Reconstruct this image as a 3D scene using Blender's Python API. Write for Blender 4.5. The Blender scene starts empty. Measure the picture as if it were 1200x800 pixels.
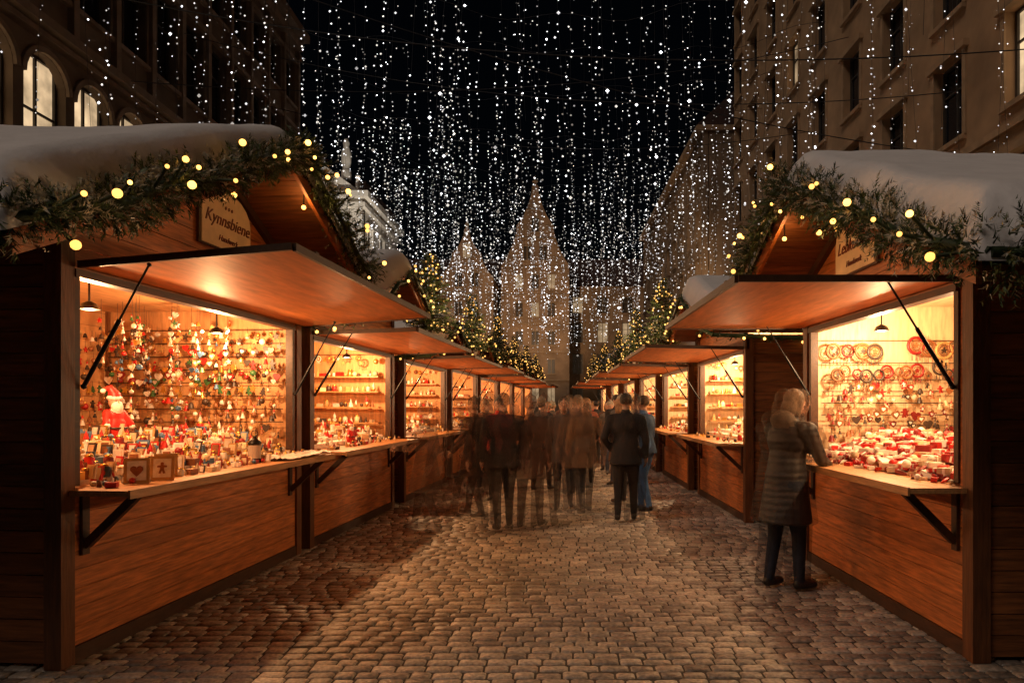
import bpy, math, random
import numpy as np
from mathutils import Vector, Matrix, noise
R=random.Random(11)
scene=bpy.context.scene
COL=scene.collection

# ------------------------------------------------------------ materials
def nt(name):
    m=bpy.data.materials.new(name); m.use_nodes=True
    t=m.node_tree; b=t.nodes['Principled BSDF']
    return m,t,b
def lk(t,a,b): t.links.new(a,b)
def mat(name,col,rough=.6,ns=8,amt=.25,bump=0.0,island=0.0,scale=(1,1,1),metal=0,bs=None,spec=.5,col2=None,detail=3):
    m,t,b=nt(name)
    tc=t.nodes.new('ShaderNodeTexCoord'); mp=t.nodes.new('ShaderNodeMapping'); mp.inputs['Scale'].default_value=scale
    lk(t,tc.outputs['Object'],mp.inputs['Vector'])
    n=t.nodes.new('ShaderNodeTexNoise'); n.inputs['Scale'].default_value=ns; n.inputs['Detail'].default_value=detail; n.inputs['Roughness'].default_value=.6
    lk(t,mp.outputs['Vector'],n.inputs['Vector'])
    r=t.nodes.new('ShaderNodeValToRGB'); r.color_ramp.elements[0].position=.3; r.color_ramp.elements[1].position=.7
    c2=col2 or tuple(min(1,c*(1+amt)) for c in col)
    r.color_ramp.elements[0].color=(*[c*(1-amt) for c in col],1); r.color_ramp.elements[1].color=(*c2,1)
    lk(t,n.outputs['Fac'],r.inputs['Fac'])
    out=r.outputs['Color']
    if island>0:
        g=t.nodes.new('ShaderNodeNewGeometry'); mr=t.nodes.new('ShaderNodeMapRange')
        mr.inputs['To Min'].default_value=1-island; mr.inputs['To Max'].default_value=1+island
        lk(t,g.outputs['Random Per Island'],mr.inputs['Value'])
        vm=t.nodes.new('ShaderNodeVectorMath'); vm.operation='SCALE'
        lk(t,out,vm.inputs[0]); lk(t,mr.outputs['Result'],vm.inputs['Scale']); out=vm.outputs['Vector']
    lk(t,out,b.inputs['Base Color'])
    b.inputs['Roughness'].default_value=rough; b.inputs['Metallic'].default_value=metal
    b.inputs['Specular IOR Level'].default_value=spec
    if bump>0:
        n2=t.nodes.new('ShaderNodeTexNoise'); n2.inputs['Scale'].default_value=bs or ns*3; n2.inputs['Detail'].default_value=3
        lk(t,mp.outputs['Vector'],n2.inputs['Vector'])
        bp=t.nodes.new('ShaderNodeBump'); bp.inputs['Strength'].default_value=bump; bp.inputs['Distance'].default_value=.01
        lk(t,n2.outputs['Fac'],bp.inputs['Height']); lk(t,bp.outputs['Normal'],b.inputs['Normal'])
    return m
def emis(name,col,st,sample='NONE',base=(.5,.4,.3),vary=0):
    m,t,b=nt(name)
    b.inputs['Base Color'].default_value=(*base,1); b.inputs['Emission Color'].default_value=(*col,1)
    b.inputs['Emission Strength'].default_value=st
    if vary:
        g=t.nodes.new('ShaderNodeNewGeometry'); mr=t.nodes.new('ShaderNodeMapRange')
        pw=t.nodes.new('ShaderNodeMath'); pw.operation='POWER'; pw.inputs[1].default_value=2.5
        lk(t,g.outputs['Random Per Island'],pw.inputs[0]); lk(t,pw.outputs[0],mr.inputs['Value'])
        mr.inputs['To Min'].default_value=st*(1-vary); mr.inputs['To Max'].default_value=st*(1+vary*1.5)
        lk(t,mr.outputs['Result'],b.inputs['Emission Strength'])
    try: m.cycles.emission_sampling=sample
    except Exception: pass
    return m
def winmat(name,col,st):
    m,t,b=nt(name)
    b.inputs['Base Color'].default_value=(.2,.17,.12,1); b.inputs['Roughness'].default_value=.3
    tc=t.nodes.new('ShaderNodeTexCoord'); n=t.nodes.new('ShaderNodeTexNoise'); n.inputs['Scale'].default_value=1.6; n.inputs['Detail'].default_value=4
    lk(t,tc.outputs['Object'],n.inputs['Vector'])
    mr=t.nodes.new('ShaderNodeMapRange'); mr.inputs['From Min'].default_value=.3; mr.inputs['From Max'].default_value=.7
    mr.inputs['To Min'].default_value=st*.35; mr.inputs['To Max'].default_value=st*1.3
    lk(t,n.outputs['Fac'],mr.inputs['Value']); lk(t,mr.outputs['Result'],b.inputs['Emission Strength'])
    b.inputs['Emission Color'].default_value=(*col,1)
    m.cycles.emission_sampling='NONE'
    return m

WO=(.44,.135,.032)
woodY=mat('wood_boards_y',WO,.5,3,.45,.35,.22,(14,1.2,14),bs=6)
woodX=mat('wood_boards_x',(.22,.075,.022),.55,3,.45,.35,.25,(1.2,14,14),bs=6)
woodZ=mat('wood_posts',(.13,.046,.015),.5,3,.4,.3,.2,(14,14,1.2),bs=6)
flapw=mat('flap_plywood',(.54,.17,.042),.55,2.5,.25,.12,.05,(6,1,6),bs=4,spec=.3)
darkw=mat('dark_trim',(.06,.024,.010),.5,3,.3,.2,.1,(8,2,8))
counterw=mat('counter_wood',(.50,.24,.09),.45,3,.3,.2,.1,(12,1.2,12))
innerw=mat('inner_lining',(.56,.29,.12),.6,3,.25,.15,.12,(10,1.5,1.5))
innerc=mat('inner_lining_cream',(.72,.52,.31),.6,3,.2,.15,.1,(10,1.5,1.5))
snowm=mat('snow',(.86,.83,.82),.75,4,.06,.7,0,bs=18)
metal=mat('dark_steel',(.03,.03,.032),.35,20,.2,0,metal=.7)
greenD=mat('fir_dark',(.035,.060,.020),.6,12,.4,0,.5)
greenL=mat('fir_light',(.08,.12,.04),.6,12,.4,0,.5)
frost=mat('fir_frosted',(.50,.47,.36),.7,12,.3,0,.4)
bulb=emis('warm_bulb',(1,.46,.09),4.2,'NONE',vary=.4)
bulbF=emis('warm_bulb_small',(1,.47,.10),3.0,'NONE',vary=.5)
cool=emis('cool_led',(.95,.94,.96),2.6,'NONE',vary=.85)
coolF=emis('cool_led_faint',(1,.93,.84),.9,'NONE',vary=.8)
cable=mat('cable',(.03,.03,.035),.6)
signm=mat('sign_board',(.78,.58,.36),.5,6,.12,.1)
signt=mat('sign_letters',(.16,.03,.015),.5)

# ------------------------------------------------------------ mesh builder
import bmesh
def ico(level):
    bm=bmesh.new(); bmesh.ops.create_icosphere(bm,subdivisions=level,radius=1)
    v=[tuple(x.co) for x in bm.verts]; f=[tuple(a.index for a in x.verts) for x in bm.faces]; bm.free(); return v,f
ICO={1:ico(1),2:ico(2),3:ico(3)}
ICO[0]=([(1,0,0),(-1,0,0),(0,1,0),(0,-1,0),(0,0,1),(0,0,-1)],[(0,2,4),(2,1,4),(1,3,4),(3,0,4),(2,0,5),(1,2,5),(3,1,5),(0,3,5)])
class MB:
    def __init__(s,sx=1): s.v=[];s.f=[];s.m=[];s.s=[];s.mats=[];s.sx=sx
    def mi(s,m):
        if m not in s.mats: s.mats.append(m)
        return s.mats.index(m)
    def add(s,vs,fs,m,smooth=False):
        o=len(s.v); s.v.extend(vs); k=s.mi(m)
        for f in fs: s.f.append(tuple(i+o for i in f)); s.m.append(k); s.s.append(smooth)
    def box(s,a,b,m):
        x0,x1=sorted((a[0],b[0]));y0,y1=sorted((a[1],b[1]));z0,z1=sorted((a[2],b[2]))
        s.add([(x0,y0,z0),(x1,y0,z0),(x1,y1,z0),(x0,y1,z0),(x0,y0,z1),(x1,y0,z1),(x1,y1,z1),(x0,y1,z1)],
              [(0,3,2,1),(4,5,6,7),(0,1,5,4),(1,2,6,5),(2,3,7,6),(3,0,4,7)],m)
    def obox(s,c,h,m,rz=0,rx=0):
        M=Matrix.Rotation(rz,3,'Z')@Matrix.Rotation(rx,3,'X'); c=Vector(c)
        vs=[tuple(c+M@Vector((x*h[0],y*h[1],z*h[2]))) for z in(-1,1) for x,y in((-1,-1),(1,-1),(1,1),(-1,1))]
        s.add(vs,[(0,3,2,1),(4,5,6,7),(0,1,5,4),(1,2,6,5),(2,3,7,6),(3,0,4,7)],m)
    def beam(s,p0,p1,w,h,m):
        p0=Vector(p0);p1=Vector(p1);d=(p1-p0).normalized()
        up=Vector((0,0,1)) if abs(d.z)<.9 else Vector((0,1,0))
        a=d.cross(up).normalized();b=a.cross(d)
        vs=[tuple(p+a*x*w/2+b*y*h/2) for p in(p0,p1) for x,y in((-1,-1),(1,-1),(1,1),(-1,1))]
        s.add(vs,[(0,3,2,1),(4,5,6,7),(0,1,5,4),(1,2,6,5),(2,3,7,6),(3,0,4,7)],m)
    def cyl(s,p0,p1,r0,r1,n,m,cap=True,smooth=True):
        p0=Vector(p0);p1=Vector(p1);d=(p1-p0).normalized()
        up=Vector((0,0,1)) if abs(d.z)<.9 else Vector((0,1,0))
        a=d.cross(up).normalized();b=a.cross(d); vs=[]
        for p,r in((p0,r0),(p1,r1)):
            for i in range(n):
                t=2*math.pi*i/n; vs.append(tuple(p+a*math.cos(t)*r+b*math.sin(t)*r))
        s.add(vs,[(i,(i+1)%n,n+(i+1)%n,n+i) for i in range(n)],m,smooth)
        if cap: s.add(vs,[tuple(range(n))[::-1],tuple(range(n,2*n))],m)
    def ball(s,c,r,m,lv=1):
        if not isinstance(r,tuple): r=(r,r,r)
        V,F=ICO[lv]; s.add([(c[0]+x*r[0],c[1]+y*r[1],c[2]+z*r[2]) for x,y,z in V],F,m,lv>0)
    def lathe(s,o,prof,n,m):
        vs=[];k=len(prof)
        for r,z in prof:
            for i in range(n):
                t=2*math.pi*i/n; vs.append((o[0]+r*math.cos(t),o[1]+r*math.sin(t),o[2]+z))
        fs=[(j*n+i,j*n+(i+1)%n,(j+1)*n+(i+1)%n,(j+1)*n+i) for j in range(k-1) for i in range(n)]
        s.add(vs,fs,m,True)
    def prism(s,pts,o,ax,ay,an,t,m):
        o=Vector(o);ax=Vector(ax);ay=Vector(ay);an=Vector(an);n=len(pts)
        vs=[tuple(o+ax*p[0]+ay*p[1]) for p in pts]+[tuple(o+ax*p[0]+ay*p[1]+an*t) for p in pts]
        s.add(vs,[tuple(range(n))[::-1],tuple(range(n,2*n))]+[(i,(i+1)%n,n+(i+1)%n,n+i) for i in range(n)],m)
    def torus(s,c,R_,r,ax,ay,an,m,n=14,k=5):
        c=Vector(c);ax=Vector(ax);ay=Vector(ay);an=Vector(an);vs=[]
        for i in range(n):
            t=2*math.pi*i/n; d=ax*math.cos(t)+ay*math.sin(t)
            for j in range(k):
                q=2*math.pi*j/k; vs.append(tuple(c+d*(R_+r*math.cos(q))+an*r*math.sin(q)))
        s.add(vs,[(i*k+j,((i+1)%n)*k+j,((i+1)%n)*k+(j+1)%k,i*k+(j+1)%k) for i in range(n) for j in range(k)],m,True)
    def mesh(s,name):
        me=bpy.data.meshes.new(name)
        if s.sx<0:
            v=[(-a,b,c) for a,b,c in s.v]; f=[x[::-1] for x in s.f]
        else: v,f=s.v,s.f
        me.from_pydata(v,[],f)
        for m in s.mats: me.materials.append(m)
        me.polygons.foreach_set('material_index',s.m); me.polygons.foreach_set('use_smooth',s.s)
        me.update(); return me
    def obj(s,name,parent=None,mw=None):
        o=bpy.data.objects.new(name,s.mesh(name)); COL.objects.link(o)
        if parent: o.parent=parent
        if mw is not None: o.matrix_world=mw
        return o
def empty(name,loc=(0,0,0),rz=0):
    e=bpy.data.objects.new(name,None); COL.objects.link(e); e.location=loc; e.rotation_euler=(0,0,rz); e.empty_display_size=.2
    return e

# ------------------------------------------------------------ foliage sprigs
def sprig(mb,p,d,L,k,w,m,m2,rr=R):
    d=d.normalized(); a=d.orthogonal().normalized(); a.rotate(Matrix.Rotation(rr.uniform(0,6.28),3,d)); b=d.cross(a)
    vs=[];fs=[];vs2=[];fs2=[]
    for i in range(k):
        t=(i+.5)/k; q=p+d*(L*t); an=rr.uniform(0,6.28)
        o=(a*math.cos(an)+b*math.sin(an))*.75+d*.65
        nl=L*.55*(1.1-t*.6)
        e=q+o*nl; sd=d.cross(o).normalized()*w
        V,F=(vs2,fs2) if t>.5 else (vs,fs)
        n=len(V); V.extend([tuple(q-sd),tuple(q+sd),tuple(e)]); F.append((n,n+1,n+2))
    mb.add(vs,fs,m); mb.add(vs2,fs2,m2)
def garland(path,dens,rad,parent,sx,big=1.0,near=True,bspace=.3):
    g=MB(sx); b=MB(sx)
    pts=[Vector(p) for p in path]
    for i in range(len(pts)-1):
        A,B=pts[i],pts[i+1]; L=(B-A).length; d=(B-A).normalized()
        u=d.orthogonal().normalized(); w=d.cross(u)
        g.cyl(A,B,.03,.03,6,greenD)
        for k in range(int(L*dens)):
            t=R.random(); p=A+(B-A)*t
            sagr=rad*(0.85+.75*noise.noise(Vector((p.x*3.1,p.y*3.1,p.z*3.1+3))))
            an=R.uniform(0,6.28); o=u*math.cos(an)+w*math.sin(an)
            q=p+o*sagr*R.uniform(.1,.8)
            dr=o*.9+d*R.uniform(-.9,.9)+Vector((0,0,-.1))
            c=R.random()
            m1=greenD if c<.5 else greenL
            fr=noise.noise(Vector((p.x*5,p.y*5,p.z*5)))>-.05
            m2=frost if R.random()<((.75 if fr else .3) if o.z>-.1 else .15) else greenL
            if m2 is frost and R.random()<.3: m1=frost
            sprig(g,q,dr,rad*R.uniform(.33,.6),10 if near else 6,.0055*big,m1,m2)
        n=max(1,int(L/bspace+R.random()))
        for k in range(n):
            p=A+(B-A)*R.random()
            an=R.uniform(0,6.28); o=u*math.cos(an)+w*math.sin(an); o.x=abs(o.x)+.5
            q=p+o.normalized()*rad*R.uniform(.9,1.15)
            rb=R.choice([.012,.014,.019,.024]) if near else .021
            b.ball(q,rb,bulb if near else bulbF,2 if near else 1)
            g.cyl(p,q-o.normalized()*.01,.009,.010,5,greenD,False)
    g.obj('fir_garland',parent); b.obj('light_bulbs',parent)

# ------------------------------------------------------------ stall
def roofz(P,u): return P['zp']-P['sl']*abs(u-P['up'])
def lamp(name,loc,e,col,rad,parent=None):
    l=bpy.data.lights.new(name,'POINT'); l.energy=e; l.color=col; l.shadow_soft_size=rad
    o=bpy.data.objects.new(name,l); COL.objects.link(o); o.location=loc
    if parent: o.parent=parent
    return o
def stall(side,x,y,rz,P,detail=2):
    sx=1 if side=='L' else -1
    E=empty('market_stall',(x,y,0),rz); L=P['L']; dp=P['dp']; ov=P['ov']; H0,H1=1.08,P.get('top',2.40)
    inn=P.get('inner',innerw)
    o0=P.get('o0',.14); o1=L-P.get('o1',.2)
    f=MB(sx)
    for u in(0,L-.11):
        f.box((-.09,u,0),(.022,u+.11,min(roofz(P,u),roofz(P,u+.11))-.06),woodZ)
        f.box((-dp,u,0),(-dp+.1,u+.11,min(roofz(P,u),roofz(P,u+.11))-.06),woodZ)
    f.box((-.06,o0-.05,H0+.02),(.014,o0,H1),darkw); f.box((-.06,o1,H0+.02),(.014,o1+.05,H1),darkw)
    f.box((-.06,o0-.05,H1),(.03,o1+.05,H1+.05),darkw)
    f.box((-.02,.11,.0),(.016,L-.11,.10),darkw)
    f.obj('timber_frame',E)
    w=MB(sx)
    z=.104
    while z<H0-.06:
        h=min(.118,H0-.045-z); w.box((-.03,.112,z),(0.0,L-.112,z+h-.004),woodY); z+=.118
    w.box((-.05,.11,.05),(-.034,L-.11,H0-.05),darkw)
    if o0-.05>.12: w.box((-.03,.112,H0),(0,o0-.052,H1+.05),woodY)
    if o1+.05<L-.12: w.box((-.03,o1+.052,H0),(0,L-.112,H1+.05),woodY)
    z=H1+.055
    bh=.14
    while z<P['zp']-.12:
        z1=z+bh-.006
        def lim(zz):
            d=(P['zp']-.055-zz)/P['sl']; return max(.0,P['up']-d),min(L,P['up']+d)
        a0,b0=lim(z);a1,b1=lim(z1)
        if b1-a1>.02:
            w.prism([(a0,z),(b0,z),(b1,z1),(a1,z1)],(-.03,0,0),(0,1,0),(0,0,1),(1,0,0),.03,woodY)
        z+=bh
    for u,near in((0.03,True),(L-.06,False)):
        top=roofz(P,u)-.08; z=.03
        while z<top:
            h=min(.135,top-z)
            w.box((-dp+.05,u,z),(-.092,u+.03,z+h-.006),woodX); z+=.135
        uu=u+.032 if near else u-.012
        w.box((-dp+.06,uu,.05),(-.07,uu+.01,top),inn)
    w.box((-dp+.02,.1,.05),(-dp+.05,L-.1,2.6),woodY)
    z=.95
    while z<2.62:
        w.box((-dp+.052,.1,z),(-dp+.066,L-.1,z+.145),inn); z+=.15
    w.box((-dp+.06,.08,2.62),(-.06,L-.08,2.65),inn)
    w.box((-dp,.08,.02),(-.05,L-.08,.05),darkw)
    w.obj('plank_walls',E)
    c=MB(sx); cv=P.get('cv',.40)
    for k in range(3):
        a=-.10+k*(cv+.10)/3
        c.box((a,.06,H0-.035),(a+(cv+.10)/3-.003,L-.04,H0),counterw)
    c.box((-.85,.1,H0-.08),(-.103,L-.1,H0-.01),counterw)
    c.box((cv+.001,.06,H0-.05),(cv+.016,L-.04,H0+.004),counterw)
    for u in(.2,L-.25):
        c.beam((.025,u,.72),(cv-.04,u,H0-.045),.045,.05,darkw)
        c.box((.002,u-.03,.66),(.024,u+.03,H0-.04),darkw)
    c.obj('serving_counter',E)
    a=MB(sx); fw=P['fw']; ft=P.get('ft',.06); f1=P.get('f1',L-.02); f0=P.get('f0',.05); z0=H1+.065
    a.prism([(.035,0),(fw,ft),(fw,ft+.022),(.035,.022)],(0,f0,z0),(1,0,0),(0,0,1),(0,1,0),f1-f0,flapw)
    a.beam((fw+.012,f0-.01,z0+ft+.008),(fw+.012,f1+.02,z0+ft+.008),.024,.05,darkw)
    a.beam((.035,f0-.018,z0+.01),(fw,f0-.018,z0+ft+.01),.022,.045,darkw)
    a.beam((.035,f1+.012,z0+.01),(fw,f1+.012,z0+ft+.01),.022,.045,darkw)
    for u in(.5,f1-.5): a.beam((.04,u,z0+.042),(fw,u,z0+ft+.042),.05,.035,darkw)
    a.obj('awning_flap',E)
    st=MB(sx)
    for u in(o0-.02,o1+.03):
        u=max(u,f0+.03)
        p0=Vector((.03,u,1.72)); p1=Vector((.46,u,z0+.012)); m_=p0.lerp(p1,.55)
        st.cyl(p0,m_,.014,.014,8,metal); st.cyl(m_,p1,.007,.007,6,metal)
        st.ball(p0,.02,metal); st.ball(p1,.016,metal)
    st.obj('gas_struts',E)
    r=MB(sx); ne,fe,up=P['ne'],P['fe'],P['up']
    zn,zf,zp=roofz(P,ne),roofz(P,fe),P['zp']
    nb=10 if detail>1 else 6
    for (ua,za,ub,zb) in((ne,zn,up,zp),(up,zp,fe,zf)):
        for k in range(nb):
            t0=k/nb; t1=(k+1)/nb-.004
            A=(ua+(ub-ua)*t0,za+(zb-za)*t0);B=(ua+(ub-ua)*t1,za+(zb-za)*t1)
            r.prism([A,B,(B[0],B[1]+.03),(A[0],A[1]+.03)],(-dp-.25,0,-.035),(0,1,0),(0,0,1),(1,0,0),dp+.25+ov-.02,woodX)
        r.prism([(ua,za-.10),(ub,zb-.10),(ub,zb+.02),(ua,za+.02)],(ov-.019,0,0),(0,1,0),(0,0,1),(1,0,0),.03,woodY)
        r.prism([(ua,za-.12),(ub,zb-.12),(ub,zb-.037),(ua,za-.037)],(0,0,0),(0,1,0),(0,0,1),(1,0,0),.05,darkw)
    r.obj('roof',E)
    s=MB(sx); T=P.get('snow',.2)
    us=[0,.015,.04,.08,.13,.2]; Lu=fe-ne+.14
    n=26 if detail>1 else 12
    uu=sorted(set([x for x in us]+[Lu-x for x in us]+[.2+(Lu-.4)*i/n for i in range(n+1)]))
    Lv=dp+.25+ov+.09
    vv=sorted(set([x for x in us]+[Lv-x for x in us]+[.2+(Lv-.4)*i/n for i in range(n+1)]))
    vs=[];nu=len(uu)
    for b_ in vv:
        for a_ in uu:
            u=ne-.07+a_; v=-dp-.3+b_
            e=min(a_,Lu-a_,b_,Lv-b_,.2)/.2; h=T*math.sqrt(max(0,1-(1-e)**2))
            nz=noise.noise(Vector((u*1.1+x,v*1.1+y,1.5)))*.05+noise.noise(Vector((u*4,v*4,y)))*.016
            du=math.sqrt((u-up)**2+.02)
            vs.append((v,u,zp-P['sl']*du+.06+h*(1+nz*3.5)-(.03 if e<.3 else 0)))
    fs=[(j*nu+i,(j+1)*nu+i,(j+1)*nu+i+1,j*nu+i+1) for j in range(len(vv)-1) for i in range(nu-1)]
    s.add(vs,fs,snowm,True)
    s.obj('snow_cover',E)
    q=ov+.08; gz=.05
    path=[(-dp,ne-.06,zn+.04),(-dp*.5,ne-.08,zn-.02),(q-.1,ne-.06,zn+.04),(q,ne+.15,zn+.08+gz)]
    m=6
    for k in range(1,m+1):
        t=k/m; path.append((q,ne+.15+(up-ne-.15)*t,zn+.08+gz+(zp-zn)*t-.06*math.sin(t*math.pi*3)**2))
    for k in range(1,5):
        t=k/4; path.append((q,up+(fe-up)*t,zp+.08+gz+(zf-zp)*t-.04*math.sin(t*math.pi*2)**2))
    if detail>1: garland(path,400,.19,E,sx,1.0,True,.22)
    else: garland([(a_,b_,c_-.11) for a_,b_,c_ in path],50,.09,E,sx,1.8,False,.3)
    if detail>1:
        for (uu_,zz_) in((up-.9,roofz(P,up-.9)-.14),(up+.25,zp-.32)):
            mbx=MB(sx); mbx.ball((ov-.03,uu_,zz_),.020,bulb,2); mbx.cyl((ov-.03,uu_,zz_+.015),(ov-.03,uu_,roofz(P,uu_)-.09),.006,.006,5,cable); mbx.obj('light_bulb',E)
            lamp('bulb_light',(sx*(ov-.03),uu_,zz_),14,(1,.55,.2),.021,E)
    lamp_m=MB(sx)
    pw=P.get('pw',60); col=P.get('lc',(1,.60,.30))
    nl=P.get('nl',2)
    for k in range(nl):
        u=L*(k+.5)/nl
        lamp_m.cyl((-.45,u,2.61),(-.45,u,2.34),.008,.008,6,metal)
        lamp_m.lathe((-.45,u,2.27),[(.07,.03),(.05,.07),(.015,.09)],10,metal)
        lamp('interior_lamp',(sx*-.45,u,2.22),pw/nl,col,.045,E)
    lamp_m.obj('lamp_fitting',E)
    if P.get('sign'):
        g=MB(sx); uc=P['up']+P.get('su',-.02); zc=P['signz']; hw,hh=.38,.19
        pts=[(-hw,-hh),(hw,-hh),(hw,hh*.5)]+[(hw*math.cos(t),hh*.5+.22*math.sin(t)) for t in [math.pi*i/10 for i in range(1,10)]]+[(-hw,hh*.5)]
        g.prism([(a_*1.06,b_*1.07) for a_,b_ in pts],(.012,uc,zc),(0,1,0),(0,0,1),(1,0,0),.02,darkw)
        g.prism(pts,(.022,uc,zc),(0,1,0),(0,0,1),(1,0,0),.022,signm)
        g.obj('name_sign_board',E)
        for txt,sz,dz in((P['sign'],.15,.02),('Handwerk',.07,-.11),('* * *',.07,.15)):
            cu=bpy.data.curves.new('txt','FONT'); cu.body=txt; cu.size=sz; cu.align_x='CENTER'; cu.extrude=.003; cu.shear=.35
            cu.materials.append(signt)
            to=bpy.data.objects.new('sign_lettering',cu); COL.objects.link(to); to.parent=E
            if sx>0: M=Matrix(((0,0,1),(1,0,0),(0,1,0)))
            else: M=Matrix(((0,0,-1),(-1,0,0),(0,1,0)))
            to.matrix_local=Matrix.Translation((sx*.048,uc,zc+dz-.02))@M.to_4x4()
    return E

# ------------------------------------------------------------ goods
def cm(n,c,r=.45): return mat('goods_'+n,c,r,20,.2,0,.25)
gm=dict(red=cm('red',(.50,.02,.015)),dred=cm('dark_red',(.22,.012,.01)),white=cm('white',(.80,.74,.66)),cream=cm('cream',(.68,.52,.33)),
 gold=mat('goods_gold',(.7,.42,.1),.3,10,.2,0,.2,metal=.8),brown=cm('gingerbread',(.25,.09,.03)),green=cm('green',(.04,.13,.04)),
 blue=cm('blue',(.07,.16,.30)),dark=cm('dark',(.05,.03,.02)),silver=mat('goods_silver',(.6,.6,.6),.3,10,.2,0,.2,metal=.8),straw=cm('straw',(.5,.30,.11)),
 glass=mat('goods_amber',(.55,.2,.06),.15,10,.2))
def pick(s): return gm[R.choice(s)]
HEART=[(0,-1),(.55,-.45),(.95,.1),(.9,.55),(.5,.8),(.15,.7),(0,.4),(-.15,.7),(-.5,.8),(-.9,.55),(-.95,.1),(-.55,-.45)]
STAR=[((1 if i%2==0 else .42)*math.sin(i*math.pi/5),(1 if i%2==0 else .42)*math.cos(i*math.pi/5)) for i in range(10)]
MAN=[(-.12,1),(.12,1),(.28,.8),(.2,.5),(.75,.4),(.75,.12),(.3,.1),(.3,-.25),(.55,-.9),(.2,-1),(0,-.45),(-.2,-1),(-.55,-.9),(-.3,-.25),(-.3,.1),(-.75,.12),(-.75,.4),(-.2,.5),(-.28,.8)]
TREE=[(0,1),(.4,.45),(.2,.45),(.6,-.1),(.35,-.1),(.8,-.75),(.12,-.75),(.12,-1),(-.12,-1),(-.12,-.75),(-.8,-.75),(-.35,-.1),(-.6,-.1),(-.2,.45),(-.4,.45)]
def sc(p,k): return [(a*k,b*k) for a,b in p]
def hang(mb,p,ax,an,sz,pal,kinds,z1=None):
    k=R.choice(kinds); m=pick(pal); az=(0,0,1); p=Vector(p)
    mb.cyl(p+Vector((0,0,sz*.8)),p+Vector((0,0,sz*.8+(z1 or .06))),.0015,.0015,3,gm['dark'],False)
    if k=='ball':
        mb.ball(p,sz*R.uniform(.6,.85),m,2); mb.cyl(p+Vector((0,0,sz*.6)),p+Vector((0,0,sz*.95)),sz*.2,sz*.15,6,gm['gold'])
    elif k=='bell': mb.lathe(p-Vector((0,0,sz*.7)),[(sz*.8,0),(sz*.62,sz*.25),(sz*.5,sz*.9),(sz*.25,sz*1.3),(.001,sz*1.4)],9,m)
    elif k=='wreath':
        mb.torus(p,sz*.8,sz*.16,ax,az,an,m)
        mb.torus(p,sz*.5,sz*.06,ax,az,an,pick(pal),12,4)
        mb.prism(sc(STAR,sz*.38),p,ax,az,an,.008,pick(pal))
        for j in(-1,0,1): mb.cyl(p+Vector(ax)*j*sz*.4-Vector((0,0,sz*.85)),p+Vector(ax)*j*sz*.4-Vector((0,0,sz*1.5)),.003,.006,4,m,False)
    elif k=='doll':
        mb.lathe(p-Vector((0,0,sz)),[(sz*.6,0),(sz*.5,sz*.3),(sz*.22,sz*1.2)],8,m); mb.ball(p+Vector((0,0,sz*.45)),sz*.28,gm['cream'],1)
        mb.lathe(p+Vector((0,0,sz*.6)),[(sz*.32,0),(.001,sz*.7)],8,R.choice([gm['red'],m]))
    else:
        sh={'heart':HEART,'star':STAR,'man':MAN,'tree':TREE}[k]
        a=R.uniform(-.25,.25); pp=[(x*math.cos(a)-y*math.sin(a),x*math.sin(a)+y*math.cos(a)) for x,y in sh]
        mb.prism(sc(pp,sz),p,ax,az,an,.012,m)
        if k in('heart','man') and R.random()<.5: mb.prism(sc(pp,sz*.5),p+Vector(an)*.0125,ax,az,an,.003,gm['white'])
def tableitem(mb,p,sz,pal,kinds):
    k=R.choice(kinds); m=pick(pal); x,y,z=p
    if k=='box': mb.obox((x,y,z+sz*.4),(sz*R.uniform(.4,.8),sz*R.uniform(.4,.8),sz*.4),m,R.uniform(0,3))
    elif k=='ball': mb.ball((x,y,z+sz*.5),sz*.5,m,2)
    elif k=='cone': mb.lathe((x,y,z),[(sz*.5,0),(sz*.45,.01),(.001,sz*1.5)],8,m)
    elif k=='jar':
        mb.lathe((x,y,z),[(sz*.4,0),(sz*.45,sz*.1),(sz*.45,sz*.9),(sz*.3,sz*1.05)],10,m); mb.lathe((x,y,z+sz*1.04),[(sz*.36,0),(sz*.36,sz*.2),(.001,sz*.22)],10,gm['gold'])
    elif k=='gnome':
        mb.ball((x,y,z+sz*.4),(sz*.4,sz*.35,sz*.45),m,1); mb.ball((x,y,z+sz*.75),sz*.26,gm['cream'],1)
        mb.ball((x+.01,y-.01,z+sz*.62),(sz*.24,sz*.24,sz*.3),gm['white'],1); mb.lathe((x,y,z+sz*.9),[(sz*.3,0),(sz*.18,sz*.4),(.001,sz*.9)],8,R.choice([gm['red'],gm['white'],m]))
    elif k=='card':
        a=R.uniform(-.5,.5)
        mb.obox((x,y,z+sz*.8),(sz*.6,.006,sz*.8),m,a,-.2); mb.obox((x,y-.007,z+sz*.8),(sz*.42,.004,sz*.6),pick(['white','cream','brown']),a,-.2)
    elif k=='pack':
        rz=R.uniform(0,3); rx=R.uniform(-.3,.3)
        mb.obox((x,y,z+sz*.3),(sz*.6,sz*.9,sz*.28),m,rz,rx); mb.obox((x,y,z+sz*.3),(sz*.12,sz*.92,sz*.3),gm['white'],rz,rx)
    elif k=='heart':
        a=R.uniform(0,6.28)
        mb.prism(sc(HEART,sz*.7),(x,y,z+.01),(math.cos(a),math.sin(a),0),(-math.sin(a)*.8,math.cos(a)*.8,.5),(0,-.4,.8),.02,m)
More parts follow.
